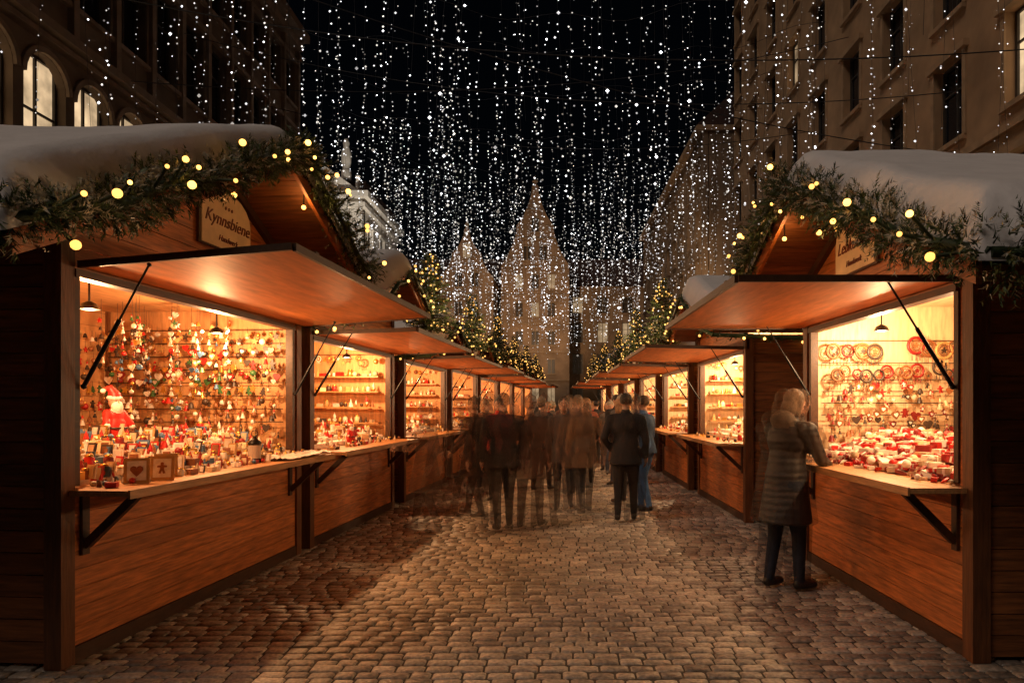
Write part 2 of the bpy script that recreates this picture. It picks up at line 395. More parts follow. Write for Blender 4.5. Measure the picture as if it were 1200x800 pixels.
def goods(E,side,P,style):
    sx=1 if side=='L' else -1; L=P['L']; dp=P['dp']; mb=MB(sx)
    u=L-.10
    far=style.get('far',False)
    st=style['step']; rows=style['rows']; pal=style['pal']
    for (w,kinds,sz,pl) in rows:
        if not far: mb.cyl((-dp+.12,u-.03,w+.085),(-.12,u-.03,w+.085),.005,.005,5,gm['dark'])
        v=-dp+.16
        while v<-.14:
            if R.random()<.93:
                hang(mb,(v+R.uniform(-.02,.02),u-.045-R.uniform(0,.08),w+R.uniform(-.06,.045)),(1,0,0),(0,-1,0),sz*R.uniform(.7,1.35),pl,kinds)
            v+=st*(sz/.04)
        uu=.3
        while uu<L-.2:
            if R.random()<.85:
                hang(mb,(-dp+.12+R.uniform(0,.05),uu,w+R.uniform(-.04,.03)),(0,1,0),(1,0,0),sz*R.uniform(.75,1.25),pl,kinds)
            uu+=st*(sz/.04)*1.5
    if style.get('shelf'):
        for w in style['shelf']:
            mb.box((-dp+.1,u-.17,w-.02),(-.15,u-.012,w),counterw)
            v=-dp+.15
            while v<-.2: tableitem(mb,(v,u-.09,w),R.uniform(.05,.09),pal,['gnome','jar','cone','box','ball']); v+=R.uniform(.06,.10)
    for k in range(style.get('strand',0)):
        v=R.uniform(-1.6,-.35); uu=R.uniform(L*.5,L-.2); z1=R.uniform(1.45,2.05)
        mb.cyl((v,uu,2.6),(v,uu,z1),.002,.002,3,gm['dark'],False)
        z=2.4
        while z>z1:
            hang(mb,(v+R.uniform(-.02,.02),uu,z),(1,0,0),(0,-1,0),R.uniform(.022,.036),pal,['ball','heart','star','bell','doll'],.01); z-=.075
    n=style['n']
    for k in range(n):
        v=R.uniform(-.8,P.get('cv',.4)*style.get('vmax',.45)); uu=R.uniform(.2,L-.2)
        t=max(0,-v-.05); z=1.083+t*.30+ (R.uniform(0,.05) if v<.0 else 0)
        if v>0: s_=R.uniform(.03,.05)
        else: s_=R.uniform(.04,.075)
        tableitem(mb,(v,uu,z),s_,style.get('tpal',pal),style['tk'])
    for k in range(3):
        mb.box((-.28-k*.2,.15,1.075),(-.1-k*.2,L-.15,1.09+.05*(k+1)),gm['white'] if style.get('lightcloth') else gm['dred'])
    mb.obj('christmas_goods_display',None,None).matrix_world=Matrix.Translation(E.location)@Matrix.Rotation(E.rotation_euler[2],4,'Z')

WARM=(1,.53,.23); WARMY=(1,.63,.32)
RL=-math.radians(4.0)
P1=dict(L=3.3,dp=2.2,ov=.66,up=1.75,zp=3.68,sl=.47,ne=-1.05,fe=3.42,fw=1.40,f0=.14,f1=3.36,ft=.09,pw=185,lc=WARM,sign='Kynnsbiene',signz=3.13,su=.05,snow=.32,o0=.16,o1=.2)
def lpos(u): return (-3.0+math.sin(-RL)*u,4.12+math.cos(RL)*u)
S={}
x,y=lpos(0); S['L1']=stall('L',x,y,RL,P1,2)
lu=[3.52,7.15,10.7,14.2,17.7,21.2,24.6]
Pg=dict(L=3.1,dp=2.2,ov=.5,up=1.55,zp=3.24,sl=.40,ne=-.05,fe=3.2,fw=1.22,pw=85,lc=WARM,snow=.34,top=2.34,ft=.03)
LL=[]
for i,u in enumerate(lu):
    x,y=lpos(u); P=dict(Pg); P['pw']=165 if i<2 else 125; P['nl']=2 if i<1 else 1
    if i==0: P['o0']=.13; P['up']=2.15; P['zp']=3.50; P['sl']=.42
    if i==1: P['zp']=3.12
    P['fw']=1.22-.05*(i%2); P['top']=2.34-.04*(i%2)
    LL.append((stall('L',x,y,RL,P,1),P))
PR=dict(L=2.9,dp=2.3,ov=.58,up=1.66,zp=3.42,sl=.435,ne=-.95,fe=2.98,fw=1.44,f0=.16,pw=170,lc=WARMY,sign='Lebkuchen',signz=2.95,snow=.33,o0=.22,o1=.2,top=2.34,ft=.0,inner=innerc,cv=.38)
S['R1']=stall('R',2.62,4.24,0,PR,2)
RR=[]
for i,(xx,yy) in enumerate([(2.62,9.3),(2.55,12.9),(2.45,16.4),(2.35,19.9),(2.2,23.4),(2.05,27.0)]):
    P=dict(Pg); P.update(lc=WARMY,inner=innerc,top=2.31-.04*(i%2),zp=3.14,fw=1.36-.06*(i%2),pw=165 if i<2 else 125,nl=2 if i<1 else 1)
    if i==0: P.update(zp=3.36,up=1.8,snow=.38)
    RR.append((stall('R',xx,yy,0,P,1),P))
orn=dict(step=.060,pal=['red','white','white','cream','gold','brown','dark','dark','straw','blue','green'],
 tpal=['white','white','cream','cream','straw','gold','brown','red','dred','dark','blue'],rows=[
 (2.32,['ball','star','bell'],.034,['gold','dark','white','straw']),(2.18,['heart','star','ball','doll'],.036,['red','dark','brown','straw']),
 (2.04,['man','heart','doll','bell'],.04,['dark','brown','red','gold']),(1.90,['ball','doll','heart'],.038,['white','dark','dred','green']),
 (1.76,['man','star','tree','doll'],.04,['dark','brown','gold','green']),(1.62,['man','bell','doll','ball'],.04,['dark','brown','white','red']),(1.48,['doll','bell','ball'],.038,['dark','brown','white']),(1.34,['heart','doll'],.038,['brown','dark','cream'])],
 strand=22,n=760,tk=['gnome','jar','cone','box','ball','card','ball'],lightcloth=True,vmax=.5)
goods(S['L1'],'L',P1,orn)
ging=dict(step=.068,pal=['red','red','white','white','dred','cream'],rows=[
 (2.18,['wreath'],.080,['straw','brown','dark','dred']),(1.95,['wreath'],.062,['brown','brown','dark','dred']),
 (1.78,['heart','bell','man'],.038,['brown','brown','dark','red']),(1.66,['bell','heart','doll'],.038,['brown','red','dark','cream']),(1.54,['man','heart'],.04,['brown','dred']),(1.42,['doll','heart'],.038,['brown','dark','dred']),(1.31,['bell','doll'],.036,['brown','dark','dred'])],
 n=620,tk=['pack','heart','box','pack','ball'],vmax=.3,strand=0)
goods(S['R1'],'R',PR,ging)
sh=dict(step=.09,pal=['white','white','cream','red','gold','straw','brown','dark'],rows=[(2.3,['ball','star','wreath'],.045,['white','straw','gold','brown'])],
 shelf=[2.05,1.82,1.58,1.34],n=200,tk=['gnome','jar','cone','box','ball'],lightcloth=True)
goods(LL[0][0],'L',LL[0][1],sh)
sh2=dict(sh); sh2['n']=90; sh2['far']=True
for e,P in LL[1:4]: goods(e,'L',P,sh2)
for e,P in RR[:4]: goods(e,'R',P,sh2)

def toworld(E,v,u,w,side='L'):
    sx=1 if side=='L' else -1
    return (Matrix.Translation(E.location)@Matrix.Rotation(E.rotation_euler[2],4,'Z'))@Vector((sx*v,u,w))
mb=MB()
n=14; vs=[]
for i in range(n+1):
    for j in range(n+1):
        a=i/n-.5;b=j/n-.5
        hz=.02+.035*abs(noise.noise(Vector((a*7,b*5,2))))*(1-abs(a))*2
        vs.append((a*.36+.02*noise.noise(Vector((b*4,a*2,0))),b*1.0,hz))
mb.add(vs,[(i*(n+1)+j,(i+1)*(n+1)+j,(i+1)*(n+1)+j+1,i*(n+1)+j+1) for i in range(n) for j in range(n)],gm['white'],True)
o=mb.obj('folded_cloth'); o.location=toworld(S['L1'],.21,2.75,1.08); o.rotation_euler=(0,0,RL)
mb=MB(); gl=mat('lantern_glass',(.6,.5,.4),.1,5,.1)
mb.lathe((0,0,0),[(.001,0),(.065,0),(.065,.02),(.055,.03),(.055,.16),(.06,.165),(.06,.18),(.02,.215),(.012,.22),(.012,.235),(.001,.24)],12,metal)
mb.lathe((0,0,.035),[(.0565,0),(.0565,.12)],12,gl); mb.torus((0,0,.26),.03,.004,(1,0,0),(0,0,1),(0,1,0),metal,12,4)
o=mb.obj('candle_lantern'); o.location=toworld(S['L1'],.10,2.15,1.083)
for i,(v,u,a) in enumerate(((.20,.42,.5),(.24,.62,.35),(.12,.85,.6))):
    mb=MB(); mb.box((-.075,-.008,0),(.075,.008,.17),gm['straw']); mb.box((-.055,-.0105,.02),(.055,-.0082,.15),gm['white']); mb.prism(sc(MAN if i==1 else HEART,.04),(0,-.0108,.085),(1,0,0),(0,0,1),(0,-1,0),.002,gm['brown'])
    mb.beam((0,.01,.14),(0,.08,0.003),.02,.006,gm['brown'])
    o=mb.obj('picture_frame'); o.location=toworld(S['L1'],v,u,1.083); o.rotation_euler=(-.25,0,a)

# ------------------------------------------------------------ remeshed figures
def primmesh(prims):
    mb=MB()
    dm=snowm
    for p in prims:
        if p[0]=='cap':
            _,a,r0,b,r1,_m=p
            mb.ball(a,r0,dm,2); mb.ball(b,r1,dm,2)
            if (Vector(a)-Vector(b)).length>1e-4: mb.cyl(a,b,r0*.985,r1*.985,14,dm)
        elif p[0]=='ell': mb.ball(p[1],p[2],dm,3)
        elif p[0]=='fr':
            _,c0,(a0,b0),c1,(a1,b1),_m=p; n=20; vs=[]
            for c,a,b in((c0,a0,b0),(c1,a1,b1)):
                for i in range(n):
                    t=2*math.pi*i/n; vs.append((c[0]+a*math.cos(t),c[1]+b*math.sin(t),c[2]))
            mb.add(vs,[(i,(i+1)%n,n+(i+1)%n,n+i) for i in range(n)]+[tuple(range(n))[::-1],tuple(range(n,2*n))],dm)
    return mb
def pdist(p,C):
    if p[0]=='cap':
        a=np.array(p[1]);b=np.array(p[3]);ab=b-a; L2=max(ab@ab,1e-9)
        t=np.clip(((C-a)@ab)/L2,0,1); q=a+t[:,None]*ab
        return np.linalg.norm(C-q,axis=1)-(p[2]+(p[4]-p[2])*t)
    if p[0]=='ell':
        r=np.array(p[2]); return (np.linalg.norm((C-np.array(p[1]))/r,axis=1)-1)*r.min()
    c0=np.array(p[1]);c1=np.array(p[3]); z0,z1=c0[2],c1[2]
    t=np.clip((C[:,2]-z0)/(z1-z0),0,1); c=c0+(c1-c0)*t[:,None]
    a=p[2][0]+(p[4][0]-p[2][0])*t; b=p[2][1]+(p[4][1]-p[2][1])*t
    d=(np.sqrt(((C[:,0]-c[:,0])/a)**2+((C[:,1]-c[:,1])/b)**2)-1)*np.minimum(a,b)
    out=np.maximum(z0-C[:,2],C[:,2]-z1)
    return np.where(out>0,np.sqrt(np.maximum(d,0)**2+out**2),np.maximum(d,out*.999))
def remesh(prims,vox,sm=4):
    o=primmesh(prims).obj('tmp')
    m=o.modifiers.new('r','REMESH'); m.mode='VOXEL'; m.voxel_size=vox
    s=o.modifiers.new('s','SMOOTH'); s.iterations=sm; s.factor=.5
    dg=bpy.context.evaluated_depsgraph_get(); ev=o.evaluated_get(dg); me=ev.to_mesh()
    nv=len(me.vertices); co=np.empty(nv*3,dtype=np.float64); me.vertices.foreach_get('co',co); co=co.reshape(-1,3)
    F=[tuple(p.vertices) for p in me.polygons]
    ev.to_mesh_clear(); md=o.data; bpy.data.objects.remove(o); bpy.data.meshes.remove(md)
    C=np.array([co[list(f)].mean(axis=0) for f in F])
    D=np.stack([pdist(p,C) for p in prims]); idx=D.argmin(axis=0)
    return [tuple(c) for c in co],F,idx
def addrm(mb,prims,vox,sm=4,xf=None):
    V,F,idx=remesh(prims,vox,sm)
    if xf: V=[tuple(xf(Vector(v))) for v in V]
    o=len(mb.v); mb.v.extend(V)
    for f,i in zip(F,idx):
        mb.f.append(tuple(k+o for k in f)); mb.m.append(mb.mi(prims[i][-1])); mb.s.append(True)
_cc={}
def cloth(col,r=.85,quilt=False):
    k=(col,quilt)
    if k not in _cc:
        m=mat('cloth_%d'%len(_cc),col,r,9,.3,.5,0,bs=45)
        if quilt:
            t=m.node_tree; b=t.nodes['Principled BSDF']; b.inputs['Roughness'].default_value=.55
            tc=t.nodes.new('ShaderNodeTexCoord'); w=t.nodes.new('ShaderNodeTexWave'); w.bands_direction='Z'; w.inputs['Scale'].default_value=5.5; w.inputs['Distortion'].default_value=3; w.inputs['Detail'].default_value=2
            lk(t,tc.outputs['Object'],w.inputs['Vector']); bp=t.nodes.new('ShaderNodeBump'); bp.inputs['Distance'].default_value=.006; bp.inputs['Strength'].default_value=.45
            lk(t,w.outputs['Fac'],bp.inputs['Height']); lk(t,bp.outputs['Normal'],b.inputs['Normal'])
        _cc[k]=m
    return _cc[k]
skin=mat('skin',(.50,.28,.19),.5,14,.12,.1)
eyem=mat('eye',(.03,.02,.02),.3); lipm=mat('lips',(.35,.10,.08),.5); shoem=mat('shoe_leather',(.025,.018,.014),.4,12,.3,.2)
def ghostmat(m,alpha):
    k=(m.name,alpha)
    if k in _cc: return _cc[k]
    g=m.copy(); g.name=m.name+'_blur'; t=g.node_tree
    b=t.nodes['Principled BSDF']
    b.inputs['Alpha'].default_value=alpha
    _cc[k]=g; return g
def figure_mesh(coat,trs,hair,hem=.82,lean=0,stride=.3,arms=('down','down'),hat=None,head_yaw=0,head_pitch=0,bag=None,longhair=False,scarf=None,vox=.02,quilt=False,build=1.0,hood=False):
    C=cloth(coat,quilt=quilt); T=cloth(trs); Hm=mat_hair(hair)
    pr=[]
    sl,cl=math.sin(lean),math.cos(lean)
    def U(p):
        x,y,z=p; dz=z-.95; return (x,y*cl+dz*sl,.95-y*sl+dz*cl)
    W=build
    for s in(-1,1):
        fy=s*stride/2; back=fy<0
        hip=(s*.09,0,.90); kn=(s*.10,fy*.5+.035,.49); an=(s*.105,fy,.10+(.03 if back and stride>.2 else 0)); toe=(s*.125,fy+.155,.042)
        pr+= [('cap',hip,.10*W,kn,.068,T),('cap',kn,.066,an,.048,T),('cap',(an[0],an[1]-.02,.052+(.02 if back and stride>.2 else 0)),.045,toe,.036,shoem)]
    pr+= [('ell',(0,0,.97),(.165*W,.125*W,.14),C if hem<.95 else T),('ell',U((0,.01,1.13)),(.155*W,.125*W,.2),C),('ell',U((0,0,1.29)),(.185*W,.135*W,.19),C),
          ('cap',U((-.145*W,0,1.40)),.072,U((.145*W,0,1.40)),.072,C),('cap',U((0,0,1.42)),.078,U((0,.01,1.49)),.066,cloth(scarf) if scarf else C)]
    if hem<.95:
        fl=.02+.07*(0.95-hem)
        pr.append(('fr',(0,.01,hem),(.175*W+fl,.135*W+fl+stride*.12),U((0,.0,1.12)),(.155*W,.12*W),C))
    pr.append(('cap',U((0,.0,1.47)),.052,U((0,.015,1.56)),.05,skin))
    if hood: pr.append(('ell',U((0,-.10,1.46)),(.13,.08,.09),cloth((.16,.12,.09))))
    hands=[]
    for s,a in zip((-1,1),arms):
        sh=(s*.185*W,0,1.39)
        if a=='down': el=(s*.245*W,-.04,1.12); wr=(s*.245*W,.05,.89)
        elif a=='swing': el=(s*.24*W,.03,1.13); wr=(s*.22*W,.22,.97)
        elif a=='back': el=(s*.24*W,-.13,1.14); wr=(s*.24*W,-.16,.90)
        elif a=='pocket': el=(s*.27*W,-.06,1.13); wr=(s*.19*W,.09,.98)
        elif a=='reach': el=(s*.22*W,.14,1.16); wr=(s*.13*W,.36,1.13)
        elif a=='hold': el=(s*.24*W,.04,1.12); wr=(s*.10*W,.27,1.18)
        sh,el,wr=U(sh),U(el),U(wr)
        pr+= [('cap',sh,.068*W,el,.056,C),('cap',el,.055,wr,.043,C)]
        if a!='pocket':
            d=(Vector(wr)-Vector(el)).normalized(); hands.append((Vector(wr),d,s))
    mb=MB(); addrm(mb,pr,vox)
    for w,d,s in hands:
        side=d.cross(Vector((1,0,0))); side=side.normalized() if side.length>.1 else Vector((0,1,0))
        nrm=Vector((s,0,0)); c=w+d*.07
        mb.cyl(w,w+d*.055,.026,.03,8,skin); mb.ball(c,(.022,.038,.04),skin,2)
        for k,(o_,ln) in enumerate(((-.027,.060),(-.009,.072),(.009,.067),(.026,.052))):
            b0=c+d*.028+side*o_; b1=b0+d*ln*.55-nrm*.006; b2=b1+d*ln*.4-nrm*.022
            mb.cyl(b0,b1,.0095,.0085,6,skin); mb.cyl(b1,b2,.0085,.007,6,skin); mb.ball(b2,.0075,skin,1); mb.ball(b1,.0087,skin,1)
        t0=c-d*.02-side*.03; t1=t0-side*.025+d*.03; t2=t1+d*.028-nrm*.01
        mb.cyl(t0,t1,.012,.010,6,skin); mb.cyl(t1,t2,.010,.008,6,skin); mb.ball(t2,.008,skin,1)
    hc=Vector(U((0,.02,1.625)))
    Rm=Matrix.Rotation(head_yaw,3,'Z')@Matrix.Rotation(-head_pitch-lean*.4,3,'X')
    xf=lambda v: Rm@v+hc
    hp=[('ell',(0,0,.015),(.074,.092,.098),skin),('ell',(0,.03,-.05),(.052,.058,.055),skin),('cap',(0,.092,.005),.010,(0,.106,-.018),.014,skin),
        ('ell',(-.075,.0,-.005),(.012,.02,.03),skin),('ell',(.075,.0,-.005),(.012,.02,.03),skin),('cap',(0,-.01,-.05),.052,(0,-.02,-.11),.05,skin),
        ('ell',(0,.08,.03),(.05,.018,.012),skin)]
    if hat:
        hp+= [('ell',(0,-.012,.055),(.088,.104,.085),cloth(hat)),('ell',(0,-.02,-.0),(.080,.092,.085),Hm) if longhair else ('ell',(0,-.03,.0),(.076,.08,.07),Hm)]
        hp.append(('ell',(0,-.012,.145),(.02,.02,.02),cloth(hat)))
    else:
        hp.append(('ell',(0,-.018,.038),(.086,.098,.092),Hm))
    if longhair: hp+= [('ell',(0,-.055,-.055),(.085,.055,.11),Hm),('cap',(-.072,-.01,.0),.028,(-.07,-.01,-.10),.024,Hm),('cap',(.072,-.01,.0),.028,(.07,-.01,-.10),.024,Hm)]
    addrm(mb,hp,.0095,2,xf)
    for s in(-1,1):
        mb.ball(xf(Vector((s*.03,.083,.012))),.0095,gm['white'],1); mb.ball(xf(Vector((s*.03,.0905,.012))),.005,eyem,1)
        mb.ball(xf(Vector((s*.03,.088,.034))),(.016,.006,.004),Hm,1)
    mb.ball(xf(Vector((0,.086,-.048))),(.022,.007,.005),lipm,1)
    return mb
_h={}
def mat_hair(c):
    if c not in _h: _h[c]=mat('hair_%d'%len(_h),c,.55,6,.45,.6,0,(30,30,4),bs=20)
    return _h[c]
def person(x,y,face,H=1.72,blur=None,alpha=1.0,**k):
    mb=figure_mesh(**k); me=mb.mesh('body')
    E=empty('person',(x,y,.006),math.radians(face)); s=H/1.74; E.scale=(s,s,s)
    b=bpy.data.objects.new('body',me); COL.objects.link(b); b.parent=E
    if alpha<1:
        for i,m in enumerate(me.materials): me.materials[i]=ghostmat(m,alpha)
    if blur:
        for (dx,dy,al,rot) in blur:
            g=mb.mesh('motion_trail')
            for i,m in enumerate(g.materials): g.materials[i]=ghostmat(m,al)
            o=bpy.data.objects.new('motion_trail',g); COL.objects.link(o); o.parent=E
            a=-math.radians(face); o.location=(dx*math.cos(a)-dy*math.sin(a),dx*math.sin(a)+dy*math.cos(a),0.0); o.rotation_euler=(0,0,rot)
    return E,me
BK=(.022,.016,.015); NV=(.03,.032,.05); BR=(.10,.04,.02); GY=(.11,.09,.075); DG=(.04,.033,.03); BL=(.07,.15,.30); RD=(.40,.03,.02); TN=(.26,.14,.07)
HB=(.06,.028,.012); HG=(.20,.13,.08); HL=(.34,.18,.08); HK=(.02,.012,.008)
person(2.0,5.95,-62,1.74,[( -.08,-.01,.22,.0),(.05,.0,.2,.0)],.9,coat=(.036,.030,.029),trs=(.02,.024,.04),hair=HG,hem=.58,lean=.16,stride=.14,arms=('reach','reach'),longhair=True,quilt=True,hood=True,vox=.016,head_pitch=.2,build=1.12)
person(.98,9.4,-8,1.76,[(.12,0,.3,.05)],.85,coat=BK,trs=BK,hair=HK,hem=.78,stride=.22,arms=('pocket','down'),build=1.1,lean=.04)
person(1.36,10.3,48,1.74,[(-.10,.0,.3,-.05)],.85,coat=BL,trs=(.05,.13,.30),hair=HB,hem=.88,stride=.3,arms=('swing','hold'),lean=.03)
person(1.08,11.2,20,1.70,None,1.0,coat=BR,trs=DG,hair=HL,hem=.7,stride=.2,arms=('hold','down'),longhair=True)
person(-.66,8.8,15,1.75,[(-.18,0,.26,.1),(.16,0,.24,-.05)],.58,coat=BK,trs=BK,hair=HK,hem=.80,stride=.34,arms=('down','swing'),build=1.1)
person(-.32,8.9,-10,1.72,[(.18,0,.25,0)],.46,coat=BR,trs=(.06,.03,.02),hair=HB,hem=.66,stride=.28,arms=('back','down'),hat=(.14,.06,.035))
person(-1.15,9.8,60,1.70,[(-.2,0,.25,0),(.18,.0,.22,.1)],.5,coat=(.05,.022,.014),trs=(.05,.025,.018),hair=HB,hem=.60,stride=.4,arms=('swing','back'),hat=(.05,.03,.02),build=1.05)
person(-1.62,8.6,75,1.62,[(.16,0,.15,0)],.28,coat=(.09,.04,.02),trs=(.06,.03,.018),hair=HB,hem=.55,stride=.45,arms=('reach','down'),hat=(.08,.04,.02))
person(.14,10.6,180,1.72,[(.14,0,.25,0)],.55,coat=GY,trs=DG,hair=HB,hem=.72,stride=.3,arms=('swing','down'),scarf=(.25,.15,.1))
person(.46,10.1,15,1.70,[(-.15,0,.22,0)],.42,coat=TN,trs=DG,hair=HL,hem=.7,stride=.36,arms=('swing','back'),longhair=True)
person(.42,12.3,5,1.78,[(-.14,0,.3,0)],.7,coat=NV,trs=BK,hair=HG,hem=.75,stride=.3,arms=('down','swing'))
person(-.95,11.6,175,1.72,None,1.0,coat=RD,trs=BK,hair=HK,hem=.8,stride=.3,arms=('swing','down'))
person(-1.35,13.2,10,1.72,None,1.0,coat=BR,trs=BK,hair=HL,hem=.7,stride=.3,arms=('pocket','down'),longhair=True)
person(-.25,12.8,-20,1.74,None,1.0,coat=DG,trs=BK,hair=HB,hem=.8,stride=.3,arms=('down','down'),hat=(.2,.16,.12))
tmpl=[]
for kw in (dict(coat=BK,trs=DG,hair=HK,hem=.8,stride=.3,arms=('down','swing'),build=1.08),dict(coat=BR,trs=BK,hair=HB,hem=.62,stride=.22,arms=('pocket','pocket'),longhair=True),
           dict(coat=GY,trs=NV,hair=HG,hem=.85,stride=.34,arms=('swing','back'),hat=(.3,.26,.2)),dict(coat=(.22,.06,.03),trs=DG,hair=HL,hem=.78,stride=.25,arms=('hold','hold'),scarf=(.3,.05,.03))):
    tmpl.append(figure_mesh(vox=.028,**kw).mesh('body'))
spots=[]
while len(spots)<34:
    yy=R.uniform(13.6,30); lx=-2.3+.07*(yy-4)+1.2; rx=2.3-.02*(yy-4)-.7
    xx=R.uniform(lx,rx)
    if all((xx-a)**2+(yy-b)**2>.42 for a,b in spots): spots.append((xx,yy))
for xx,yy in spots:
    E=empty('person',(xx,yy,.006),R.choice([0,math.pi])+R.uniform(-.9,.9)); s=R.uniform(.94,1.05); E.scale=(s,s,s)
    b=bpy.data.objects.new('body',R.choice(tmpl)); COL.objects.link(b); b.parent=E

def santa(loc,s,rz):
    r=gm['red']; w=gm['white']
    pr=[('ell',(0,0,.32),(.21,.18,.3),r),('ell',(0,0,.55),(.16,.13,.16),r),('cap',(-.13,0,.62),.07,(-.24,.08,.42),.06,r),('cap',(.13,0,.62),.07,(.22,.14,.44),.06,r),
        ('ell',(0,0,.06),(.2,.18,.06),w),('ell',(0,.02,.80),(.105,.1,.12),skin),('ell',(0,.08,.72),(.10,.07,.12),w),('ell',(0,.0,.88),(.13,.125,.045),w),
        ('cap',(0,0,.92),.105,(.05,-.03,1.06),.05,r),('cap',(.05,-.03,1.06),.05,(.15,-.03,1.03),.03,r),('ell',(.18,-.03,1.0),(.045,.045,.045),w),
        ('ell',(-.25,.10,.38),(.05,.05,.05),w),('ell',(.23,.17,.40),(.05,.05,.05),w),('ell',(0,.125,.80),(.02,.02,.02),skin),('ell',(-.09,.04,.0),(.08,.13,.05),gm['dark']),('ell',(.09,.04,.0),(.08,.13,.05),gm['dark'])]
    mb=MB(); addrm(mb,pr,.016,2)
    for q in(-1,1): mb.ball((q*.04,.112,.83),.012,eyem,1)
    mb.torus((0,0,.36),.195,.02,(1,0,0),(0,1,0),(0,0,1),gm['dark'],20,6)
    o=mb.obj('santa_figurine'); o.location=loc; o.scale=(s,s,s); o.rotation_euler=(0,0,rz)
santa(toworld(S['L1'],-.80,1.55,1.24),.48,math.radians(-115))
santa(toworld(LL[0][0],-.02,1.35,1.085),.30,math.radians(-130))

# ------------------------------------------------------------ christmas trees
def treemesh(seed):
    g=MB(); l=MB(); rr=random.Random(seed); H=1.2
    g.cyl((0,0,-.12),(0,0,H*.97),.028,.006,7,woodZ)
    z=.08
    while z<H:
        t=z/H; rad=.40*(1-t)**.85*rr.uniform(.82,1.1)+.02
        nb=int(11*(1-t)+5)
        for i in range(nb):
            a=rr.uniform(0,6.28); rl=rad*rr.uniform(.65,1.15)
            d=Vector((math.cos(a),math.sin(a),-.22+.5*t)); p=Vector((0,0,z))
            g.cyl(p,p+d*rl*.9,.006,.002,4,woodZ,False)
            ns=max(2,int(rl/.045))
            for k in range(ns):
                q=p+d*rl*(k+.6)/ns
                sd=Vector((-d.y,d.x,0))*rr.choice([-1,1])
                sprig(g,q,d*.7+sd*rr.uniform(.2,1)+Vector((0,0,rr.uniform(-.1,.25))),rr.uniform(.07,.11),6,.010,greenD if rr.random()<.2 else greenL,greenL if rr.random()<.72 else frost,rr)
            if rr.random()<.33: l.ball(p+d*rl*rr.uniform(.9,1.08)+Vector((0,0,.015)),.0145,bulbF,1)
        z+=.042
    return g.mesh('branches'),l.mesh('fairy_lights')
TM=[treemesh(s) for s in(1,2,3)]
def xtree(x,y,z,s,k,lit=False):
    E=empty('christmas_tree',(x,y,z),R.uniform(0,6)); E.scale=(s,s,s)
    for m in TM[k%3]:
        o=bpy.data.objects.new(m.name,m); COL.objects.link(o); o.parent=E
    if lit: lamp('tree_fill_light',(x+(.42 if x<0 else -.42),y-.42,z+.5),9,(1,.66,.3),.03)  # added bulbless lamp in front of the tree, brightens its needles
k=0
for i,u in enumerate([6.95,10.5,14.05,17.5,21.0,24.4]):
    x,y=lpos(u); xtree(x+.5,y,2.76,[1.08,1.0,1.0,.85,.85,.8][i],k,i<2); k+=1
for i,(xx,yy) in enumerate([(2.0,12.65),(1.95,16.2),(1.85,19.75),(1.7,23.3),(1.55,26.8)]):
    xtree(xx,yy,2.68,[1.05,1.0,.9,.85,.8][i],k,i<2); k+=1

# ------------------------------------------------------------ ground
base=mat('joint_sand',(.055,.042,.031),.9,30,.3,.4)
m,t,b=nt('setts')
g=t.nodes.new('ShaderNodeNewGeometry'); ra=t.nodes.new('ShaderNodeValToRGB'); el=ra.color_ramp.elements
el[0].color=(.20,.16,.13,1); el[1].color=(.48,.40,.32,1); e=el.new(.5); e.color=(.32,.265,.21,1); e=el.new(.8); e.color=(.38,.31,.24,1)
lk(t,g.outputs['Random Per Island'],ra.inputs['Fac'])
tc=t.nodes.new('ShaderNodeTexCoord'); n1=t.nodes.new('ShaderNodeTexNoise'); n1.inputs['Scale'].default_value=38; n1.inputs['Detail'].default_value=5; lk(t,tc.outputs['Object'],n1.inputs['Vector'])
n3=t.nodes.new('ShaderNodeTexNoise'); n3.inputs['Scale'].default_value=.9; n3.inputs['Detail'].default_value=3; lk(t,tc.outputs['Object'],n3.inputs['Vector'])
mr=t.nodes.new('ShaderNodeMapRange'); mr.inputs['From Min'].default_value=.3; mr.inputs['From Max'].default_value=.7; mr.inputs['To Min'].default_value=.55; mr.inputs['To Max'].default_value=1.4; lk(t,n1.outputs['Fac'],mr.inputs['Value'])
mr2=t.nodes.new('ShaderNodeMapRange'); mr2.inputs['From Min'].default_value=.3; mr2.inputs['From Max'].default_value=.7; mr2.inputs['To Min'].default_value=.68; mr2.inputs['To Max'].default_value=1.28; lk(t,n3.outputs['Fac'],mr2.inputs['Value'])
mu=t.nodes.new('ShaderNodeMath'); mu.operation='MULTIPLY'; lk(t,mr.outputs[0],mu.inputs[0]); lk(t,mr2.outputs[0],mu.inputs[1])
vm=t.nodes.new('ShaderNodeVectorMath'); vm.operation='SCALE'; lk(t,ra.outputs[0],vm.inputs[0]); lk(t,mu.outputs[0],vm.inputs['Scale']); lk(t,vm.outputs[0],b.inputs['Base Color'])
rr_=t.nodes.new('ShaderNodeMapRange'); rr_.inputs['From Min'].default_value=.35; rr_.inputs['From Max'].default_value=.65; rr_.inputs['To Min'].default_value=.32; rr_.inputs['To Max'].default_value=.58; lk(t,n3.outputs['Fac'],rr_.inputs['Value']); lk(t,rr_.outputs[0],b.inputs['Roughness'])
bp=t.nodes.new('ShaderNodeBump'); bp.inputs['Strength'].default_value=.8; bp.inputs['Distance'].default_value=.008; lk(t,n1.outputs['Fac'],bp.inputs['Height']); lk(t,bp.outputs[0],b.inputs['Normal'])
sett=m
gb=MB(); gb.add([(-120,-40,-.009),(120,-40,-.009),(120,260,-.009),(-120,260,-.009)],[(0,1,2,3)],base); gb.obj('ground')
sb=MB(); yy=2.2; row=0
V=[];F=[]
